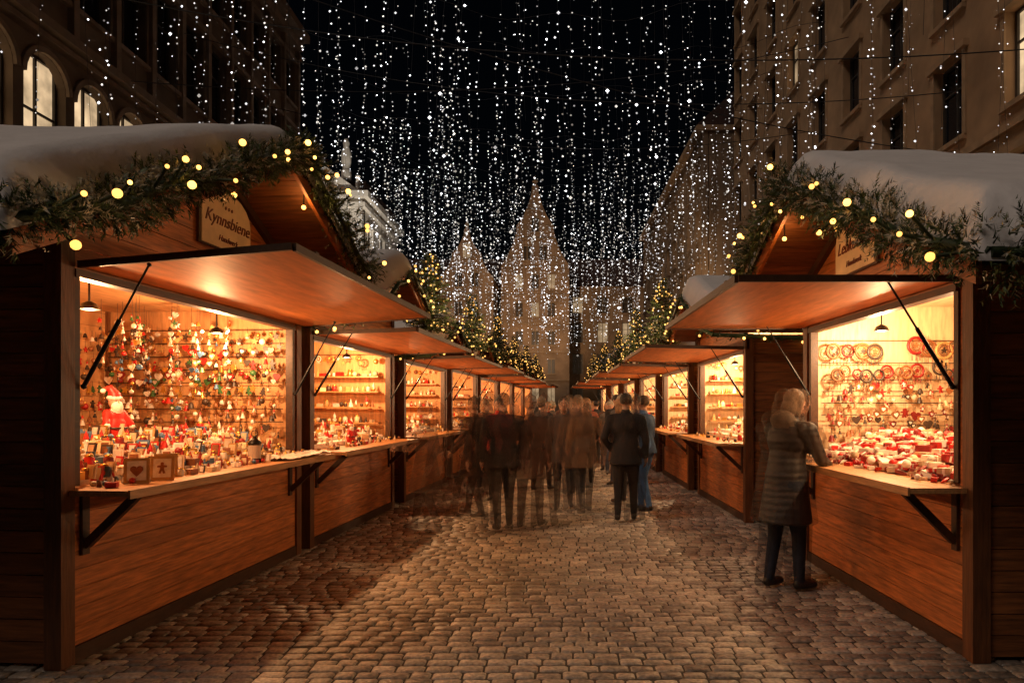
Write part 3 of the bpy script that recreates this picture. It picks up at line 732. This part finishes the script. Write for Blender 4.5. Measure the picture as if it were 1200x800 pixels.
while yy<32:
    rh=R.uniform(.098,.112) if yy<12 else R.uniform(.13,.16)
    xr=(-4.0,4.6) if yy<9 else ((-3.0,4.0) if yy<14 else (-2.6,3.0))
    oct_=yy<6.5
    xx=xr[0]+R.uniform(0,.15)
    while xx<xr[1]:
        wdt=R.uniform(.12,.205)
        g_=.0045; h=R.gauss(0,.0026); tx,ty=R.gauss(0,.014),R.gauss(0,.014)
        cx=xx+wdt/2; cy=yy+rh/2+.010*math.sin(xx*1.3+row*.7)+R.gauss(0,.0028); a=wdt/2-g_; b2=rh/2-g_-R.uniform(0,.003); rt=R.gauss(0,.018)
        o=len(V); k8=8 if oct_ else 4
        for (ins,dz) in((0,-.016),(.003,-.004),(.010,.002),):
            for sx_,sy_ in((-1,-1),(1,-1),(1,1),(-1,1)):
                for q in((0,1) if oct_ else (2,)):
                    c=.009
                    if q==2: px,py=sx_*(a-ins-.002),sy_*(b2-ins-.002)
                    elif (q==0)==(sx_*sy_>0): px,py=sx_*(a-ins),sy_*(b2-ins-c)
                    else: px,py=sx_*(a-ins-c),sy_*(b2-ins)
                    V.append((cx+px-py*rt,cy+py+px*rt,h+dz+px*tx+py*ty))
        for r_ in(0,1):
            for i in range(k8): F.append((o+r_*k8+i,o+r_*k8+(i+1)%k8,o+(r_+1)*k8+(i+1)%k8,o+(r_+1)*k8+i))
        if oct_:
            V.append((cx,cy,h+.0035))
            for i in range(8): F.append((o+16+i,o+16+(i+1)%8,o+24))
        else: F.append((o+8,o+9,o+10,o+11))
        xx+=wdt
    yy+=rh; row+=1
sb.add(V,F,sett,True); so=sb.obj('cobblestone_pavement')

# ------------------------------------------------------------ buildings
stoneR=mat('render_beige',(.42,.265,.145),.85,.7,.28,.5,0,bs=12)
stoneR2=mat('render_tan',(.26,.175,.11),.85,.7,.25,.5,0,bs=12)
stoneL=mat('stone_brown',(.17,.115,.075),.85,.8,.35,.6,0,bs=9)
trimL=mat('trim_brown',(.26,.18,.12),.8,2,.25,.3)
trimR=mat('trim_beige',(.44,.29,.165),.8,2,.2,.3)
whiteS=mat('white_stucco',(.62,.57,.50),.8,1,.15,.3)
gabS=mat('gable_stucco',(.34,.22,.135),.85,.5,.35,.3)
gabT=mat('gable_trim',(.38,.26,.16),.8,1,.2,.2)  # trim held close to the wall tone, a painted haze on far gables
roofT=mat('roof_tiles',(.06,.03,.025),.8,4,.3,.5)
glassD=mat('window_glass',(.012,.014,.02),.12,2,.2)
glassG=mat('window_glass_hazed',(.08,.058,.042),.4,2,.2)  # glass colour lightened to paint distance haze into the far windows
litW=winmat('lit_window',(1,.70,.40),.85); litD=winmat('dim_window',(1,.68,.38),.34)
frameW=mat('window_frame',(.28,.22,.16),.6); frameD=mat('window_frame_dark',(.05,.04,.03),.6)
def facade(mb,mp,t0,t1,z0,z1,pitch,ww,floors,wall,trim,frame,glass,arch=(),d=.28,off=0.5):
    def B(a,b,m): mb.box(mp(*a),mp(*b),m)
    n=int((t1-t0)/pitch); st=(t1-t0)/n
    zz=z0
    for fi,(zb,zt) in enumerate(floors):
        B((t0,-d,zz),(t1,0,zb),wall)
        for i in range(n+1):
            a=t0+(i-1+off)*st+ww/2 if i>0 else t0
            b=t0+(i+off)*st-ww/2 if i<n else t1
            B((a,-d,zb),(b,0,zt),wall)
        for i in range(n):
            c=t0+(i+off)*st; a,b=c-ww/2,c+ww/2
            gl=glass(fi,i)
            B((a,-d-.03,zb),(b,-d+.02,zt),gl)
            B((a,-d+.021,zb),(a+.07,-d+.08,zt),frame);B((b-.07,-d+.021,zb),(b,-d+.08,zt),frame)
            B((a+.07,-d+.021,zt-.07),(b-.07,-d+.08,zt),frame);B((a+.07,-d+.021,zb),(b-.07,-d+.08,zb+.07),frame)
            B((c-.03,-d+.021,zb+.07),(c+.03,-d+.07,zt-.07),frame)
            zm=zb+(zt-zb)*.66; B((a+.07,-d+.021,zm-.025),(b-.07,-d+.065,zm+.025),frame)
            B((a-.12,0.001,zb-.12),(b+.12,.12,zb),trim)
            if fi in arch:
                rr=ww/2; zc=zt-rr
                for s in(-1,1):
                    pts=[(s*rr,rr)]+[(s*rr*math.cos(q),rr*math.sin(q)) for q in [math.pi/2*k/8 for k in range(0,9)]]
                    P0=Vector(mp(c,-d+.085,zc)); AX=Vector(mp(c+1,-d+.085,zc))-P0; AN=(Vector(mp(c,-d+1.085,zc))-P0)
                    mb.prism(pts,P0,AX,(0,0,1),AN,d-.087,wall)
                for k in range(12):
                    q0=math.pi*k/12;q1=math.pi*(k+1)/12
                    mb.beam(mp(c+(rr+.07)*math.cos(q0),.04,zc+(rr+.07)*math.sin(q0)),mp(c+(rr+.07)*math.cos(q1),.04,zc+(rr+.07)*math.sin(q1)),.08,.12,trim)
            else:
                B((a-.14,0.001,zb),(a,.05,zt),trim);B((b,0.001,zb),(b+.14,.05,zt),trim)
                B((a-.22,0.001,zt+.002),(b+.22,.14,zt+.16),trim)
        zz=zt
    B((t0,-d,zz),(t1,0,z1),wall)
    B((t0,-d-.4,z0),(t1,-d-.04,z1),wall)
mb=MB(); XL=-11
mpL=lambda t,dd,z:(XL+dd,t,z)
litset={0:litW,1:litW,2:litW,3:litW,4:litW,5:litW,6:litD}
facade(mb,mpL,11.0,29.0,0,17.2,1.5,1.22,[(1.2,4.4),(5.6,9.15),(10.7,13.2),(14.2,16.0)],stoneL,trimL,frameD,lambda f,i: litset.get(i,litD) if f==1 else glassD,arch=(1,))
for z,h,dd in((4.9,.2,.15),(9.40,.12,.22),(9.55,.2,.4),(16.6,.3,.3),(16.95,.3,.6)): mb.box((XL+.001,10.98,z),(XL+dd,29.02,z+h),trimL)
for i in range(13):
    c=11.0+i*1.5; mb.box((XL+.002,c-.09,9.78),(XL+.16,c+.09,16.58),trimL); mb.box((XL+.161,c-.15,16.2),(XL+.22,c+.15,16.5),trimL)
mb.box((XL-9,11,0),(XL-.7,29,17.2),stoneL)
mb.prism([(-9,0),(.5,0),(-4,3.2)],(XL,11,17.26),(1,0,0),(0,0,1),(0,1,0),18,roofT)
mb.obj('arcaded_palace')
mb=MB(); XR=10
mpR=lambda t,dd,z:(XR-dd,t,z)
facade(mb,mpR,7.0,38.0,0,25,2.8,1.25,[(1.2,3.6),(5.0,7.1),(8.2,10.3),(11.4,13.5),(14.8,16.9),(18.2,20.3),(21.4,23.2)],stoneR,trimR,frameD,
  lambda f,i: {(2,2):litW,(3,1):litD,(1,2):litD,(4,7):litD}.get((f,i),glassD),off=.66)
for z,h,dd in((4.2,.2,.15),(7.62,.16,.12),(24.4,.3,.35),(24.7,.3,.6)): mb.box((XR-.001,6.98,z),(XR-dd,38.02,z+h),trimR)
mb.box((XR+.7,7,0),(XR+11,38,25),stoneR)
mb.prism([(-.5,0),(11,0),(5,3.5)],(XR,7,25.05),(1,0,0),(0,0,1),(0,1,0),31,roofT)
mb.obj('town_house')
mb=MB(); XS=8.6
mpS=lambda t,dd,z:(XS-dd,t,z)
facade(mb,mpS,39.5,66,0,17.5,2.6,1.2,[(1.2,3.6),(5.0,7.1),(8.2,10.3),(11.4,13.3),(14.5,16.2)],stoneR2,stoneR2,frameW,lambda f,i: litD if R.random()<.15 else glassG)
mb.box((XS+.7,39.5,0),(XS+9,66,17.5),stoneR2); mb.box((XS-.4,39.4,17.5),(XS+9,66.1,17.8),trimR)
mb.prism([(-.4,0),(9,0),(4,4)],(XS,39.5,17.82),(1,0,0),(0,0,1),(0,1,0),26.5,roofT)
mb.obj('town_house')
mb=MB(); x0,x1,y0=-15.5,-11.3,40
mpB=lambda t,dd,z:(t,y0-dd,z)
facade(mb,mpB,x0,x1,0,14,1.4,.7,[(1,3.5),(5,8),(9.6,12.4)],whiteS,whiteS,frameD,lambda f,i:glassD,arch=(2,))
mpB2=lambda t,dd,z:(x1+dd,t,z)
facade(mb,mpB2,y0+.35,y0+9,0,14,2.2,1.1,[(1,3.5),(5,8),(9.6,12.4)],whiteS,whiteS,frameD,lambda f,i:glassD)
mb.box((x0,y0+.72,0),(x1-.75,y0+9,13.9),whiteS)
for z,h,dd in((8.7,.2,.2),(13.2,.25,.25),(13.7,.35,.5)): mb.box((x0-dd,y0-dd,z),(x1+dd,y0+9,z+h),whiteS)
for i in range(4):
    c=x0+.25+i*(x1-x0-.5)/3; mb.box((c-.16,y0-.14,9),(c+.16,y0-.002,13.19),whiteS); mb.box((c-.22,y0-.2,12.9),(c+.22,y0-.141,13.18),whiteS)
    mb.lathe((c,y0+.1,14.05),[(.16,0),(.16,.15),(.08,.3),(.16,.55),(.1,.9),(.16,1.0)],8,whiteS)
mb.prism([(0,0),(4.2,0),(2.1,1.5)],(x0,y0-.2,14.06),(1,0,0),(0,0,1),(0,1,0),.6,whiteS)
mb.box((x0-.1,y0+.5,14.06),(x1+.1,y0+8,14.9),roofT)
mb.lathe((-12.3,y0+.3,14.9),[(.3,0),(.3,.5),(.2,.6),(.28,1.0),(.3,1.5),(.16,1.95),(.2,2.15),(.12,2.4),(.001,2.45)],10,whiteS)
mb.obj('baroque_building')
def gable_house(xc,w,y,zb,ztop,steps,mt,tr):
    mb=MB(); pts=[(-w/2,0),(w/2,0),(w/2,zb)]
    for i in range(steps):
        f0=(i+1)/steps; xw=w/2*(1-f0*.90); z0_=zb+(ztop-zb)*i/steps; zn=zb+(ztop-zb)*(i+1)/steps
        pw=pts[-1][0]
        for q in range(1,6):
            a=q/5*math.pi/2; pts.append((pw-(pw-xw)*(.35*math.sin(a)+.65*q/5),z0_+(zn-z0_)*.85*(.4*(1-math.cos(a))+.6*q/5)))
        pts.append((xw,zn))
    pts.append((0,ztop+.5))
    left=[(-a,b) for a,b in pts[2:-1][::-1]]
    pts=pts+left
    mb.prism(pts,(xc,y,0),(1,0,0),(0,0,1),(0,1,0),.6,mt)
    d=12
    mb.box((xc-w/2+.1,y+.61,0),(xc+w/2-.1,y+d,zb),mt)
    mb.prism([(-w/2,0),(w/2,0),(0,(ztop-zb)*.86)],(xc,y+.61,zb+.02),(1,0,0),(0,0,1),(0,1,0),d,roofT)
    z=2.0
    while z<ztop-1.5:
        ww=w*.9 if z<zb-1 else w*.8*(1-(z+1.5-zb)/(ztop-zb))
        n=max(1,int(ww/1.7))
        if ww>.8:
            for i in range(n):
                c=xc+(i-(n-1)/2)*1.65
                mb.box((c-.36,y-.03,z),(c+.36,y-.002,z+1.4),litD if R.random()<.2 else glassG)
                mb.box((c-.45,y-.08,z-.12),(c+.45,y-.031,z),tr); mb.box((c-.45,y-.09,z+1.4),(c+.45,y-.002,z+1.52),tr)
                mb.box((c-.03,y-.06,z),(c+.03,y-.031,z+1.398),tr)
        bw=w*.5 if z<zb-1 else max(.3,w*.44*(1-(z+2.2-zb)/(ztop-zb)))
        mb.box((xc-bw,y-.12,z+2.15),(xc+bw,y-.003,z+2.28),tr)
        z+=2.9
    mb.lathe((xc,y+.3,ztop+.4),[(.15,0),(.22,.3),(.08,.5),(.001,.9)],8,tr)
    mb.obj('gabled_house')
gable_house(-2.0,7.0,70,16.0,24.0,2,gabS,gabT)
gable_house(-8.9,5.4,69,14.6,19.3,2,gabS,gabT)
mb=MB()
mpC=lambda t,dd,z:(t,74-dd,z)
facade(mb,mpC,-26,12,0,14.5,2.6,1.2,[(1.2,3.6),(5,7.2),(8.4,10.6),(11.6,13.4)],gabS,gabS,frameW,lambda f,i: litD if R.random()<.2 else glassG)
mb.box((-26,74.7,0),(12,84,14.5),stoneR2); mb.prism([(-.5,0),(10,0),(5,4)],(-26,74,14.52),(0,1,0),(0,0,1),(1,0,0),38,roofT)
mb.obj('town_hall_wing')

# ------------------------------------------------------------ light curtains
def curtain(y,zt,zb,sp,x0=-10.6,x1=9.8,k=1.0,dd=1.0,br=0.0):
    mb=MB(); N=40
    def top(x):
        t=(x-x0)/(x1-x0); return zt-1.3*4*t*(1-t)+.15*math.sin(x*1.7+y)
    def yy(x): return y+.5*math.sin(x*.35+y)
    pts=[(x0+(x1-x0)*i/N,yy(x0+(x1-x0)*i/N),top(x0+(x1-x0)*i/N)) for i in range(N+1)]
    for a,b in zip(pts,pts[1:]): mb.cyl(a,b,.008,.008,4,cable,False)
    x=x0+R.uniform(0,sp)
    while x<x1:
        z=top(x); L=(z-zb)*R.choice([.5,.75,.9,1,1.05])*R.uniform(.88,1.08)
        tx=R.gauss(0,.045); ty=R.gauss(0,.02); ph=R.uniform(0,6); s=R.uniform(.5,1.2)
        pp=Vector((x,yy(x),z)); mb.cyl(pp,pp+Vector((tx*L,ty*L,-L)),.003,.003,3,cable,False)
        ds=(.145+.003*y)*dd
        n=int(L/ds); bright=R.random()
        for i in range(n):
            d=(i+R.uniform(.05,.95))*ds
            if R.random()<.12: continue
            w=.045*math.sin(d*2.3+ph)+.03*math.sin(d*5.1+ph*2)
            r=.00108*(y+3)*s*R.uniform(.4,1.25)*k
            if R.random()<.08: r*=1.8
            mb.ball((pp.x+tx*d+w+R.gauss(0,.025),pp.y+ty*d+R.gauss(0,.02),pp.z-d),r,cool if R.random()<.2+.5*bright+br else coolF,0)
        x+=sp*R.uniform(.3,1.7)
    mb.obj('hanging_light_curtain')
for y,zt,zb,sp in((8.5,11,4.9,.9),(11,12,4.9,.85),(13.5,12.5,4.9,.85),(16.5,13.5,5.0,.85),(20,14.5,5.1,.8),(24.5,15.5,5.2,.8),(29,16.0,5.3,.75)):
    curtain(y,zt,zb,sp,x1=9.8)
for y,zt,zb in((32,15.5,5.2),(35,15.0,5.2),(39,15.5,5.2),(43,15.5,5.2),(48,15.5,5.4),(54,16,5.6),(60,16,6.0)):
    curtain(y,zt,zb,.5,x1=9.6 if y<38 else 8.2,k=.72,dd=.9)
mb=MB()
for (a,b,sg) in(((-10.9,14,10.4),(9.9,12,8.0),.9),((-10.9,20,12.5),(9.9,17,9.4),1.0),((-10.9,12.5,11.5),(9.9,16,7.4),.8),((-10.9,26,13),(9.9,27,12.4),1.1),((-10.9,17,9.7),(9.9,23,14),.9)):
    A=Vector(a);B=Vector(b);pr=A
    for i in range(1,25):
        t=i/24; q=A.lerp(B,t)-Vector((0,0,sg*4*t*(1-t))); mb.cyl(pr,q,.012,.012,4,cable,False); pr=q
mb.obj('overhead_cables')

# ------------------------------------------------------------ lights
w=bpy.data.worlds.new('World'); scene.world=w; w.use_nodes=True
t=w.node_tree; bg=t.nodes['Background']; sky=t.nodes.new('ShaderNodeTexSky'); sky.sky_type='NISHITA'; sky.sun_disc=False
el_=math.radians(52); sky.sun_elevation=el_
D=Vector((.74,.60,0)).normalized(); az=math.atan2(-D.x,-D.y); sky.sun_rotation=az
t.links.new(sky.outputs[0],bg.inputs[0]); bg.inputs['Strength'].default_value=.0004
sl=bpy.data.lights.new('ambient_fill','SUN'); sl.energy=.56; sl.angle=math.radians(20); sl.color=(1,.79,.64)  # added warm fill for diffuse street light, not an actual moon
so=bpy.data.objects.new('ambient_fill_light',sl); COL.objects.link(so)
dv=Vector((D.x*math.cos(el_),D.y*math.cos(el_),-math.sin(el_))); so.rotation_euler=dv.to_track_quat('-Z','Y').to_euler()
def spot(name,loc,tgt,e,col,ang):
    l=bpy.data.lights.new(name,'SPOT'); l.energy=e; l.color=col; l.spot_size=math.radians(ang); l.spot_blend=.8; l.shadow_soft_size=.2
    o=bpy.data.objects.new(name,l); COL.objects.link(o); o.location=loc; o.rotation_euler=(Vector(tgt)-Vector(loc)).to_track_quat('-Z','Y').to_euler()
spot('facade_floodlight',(-9.5,33,5),(-12.8,40,13),5200,(1,.90,.76),60)
spot('facade_floodlight',(-3,56,5),(-3,70,15),4200,(1,.66,.38),100)
spot('facade_floodlight',(4,34,6),(8.6,50,11),2000,(1,.66,.36),80)

cam=bpy.data.cameras.new('Camera'); co=bpy.data.objects.new('Camera',cam); COL.objects.link(co)
co.location=(0,0,1.6); co.rotation_euler=(math.pi/2,0,0); cam.lens=24; cam.sensor_width=36; cam.shift_x=-50/1200; cam.shift_y=75/1200; cam.clip_end=500; cam.clip_start=.05
scene.camera=co
scene.view_settings.view_transform='Standard'; scene.view_settings.look='None'; scene.view_settings.exposure=0
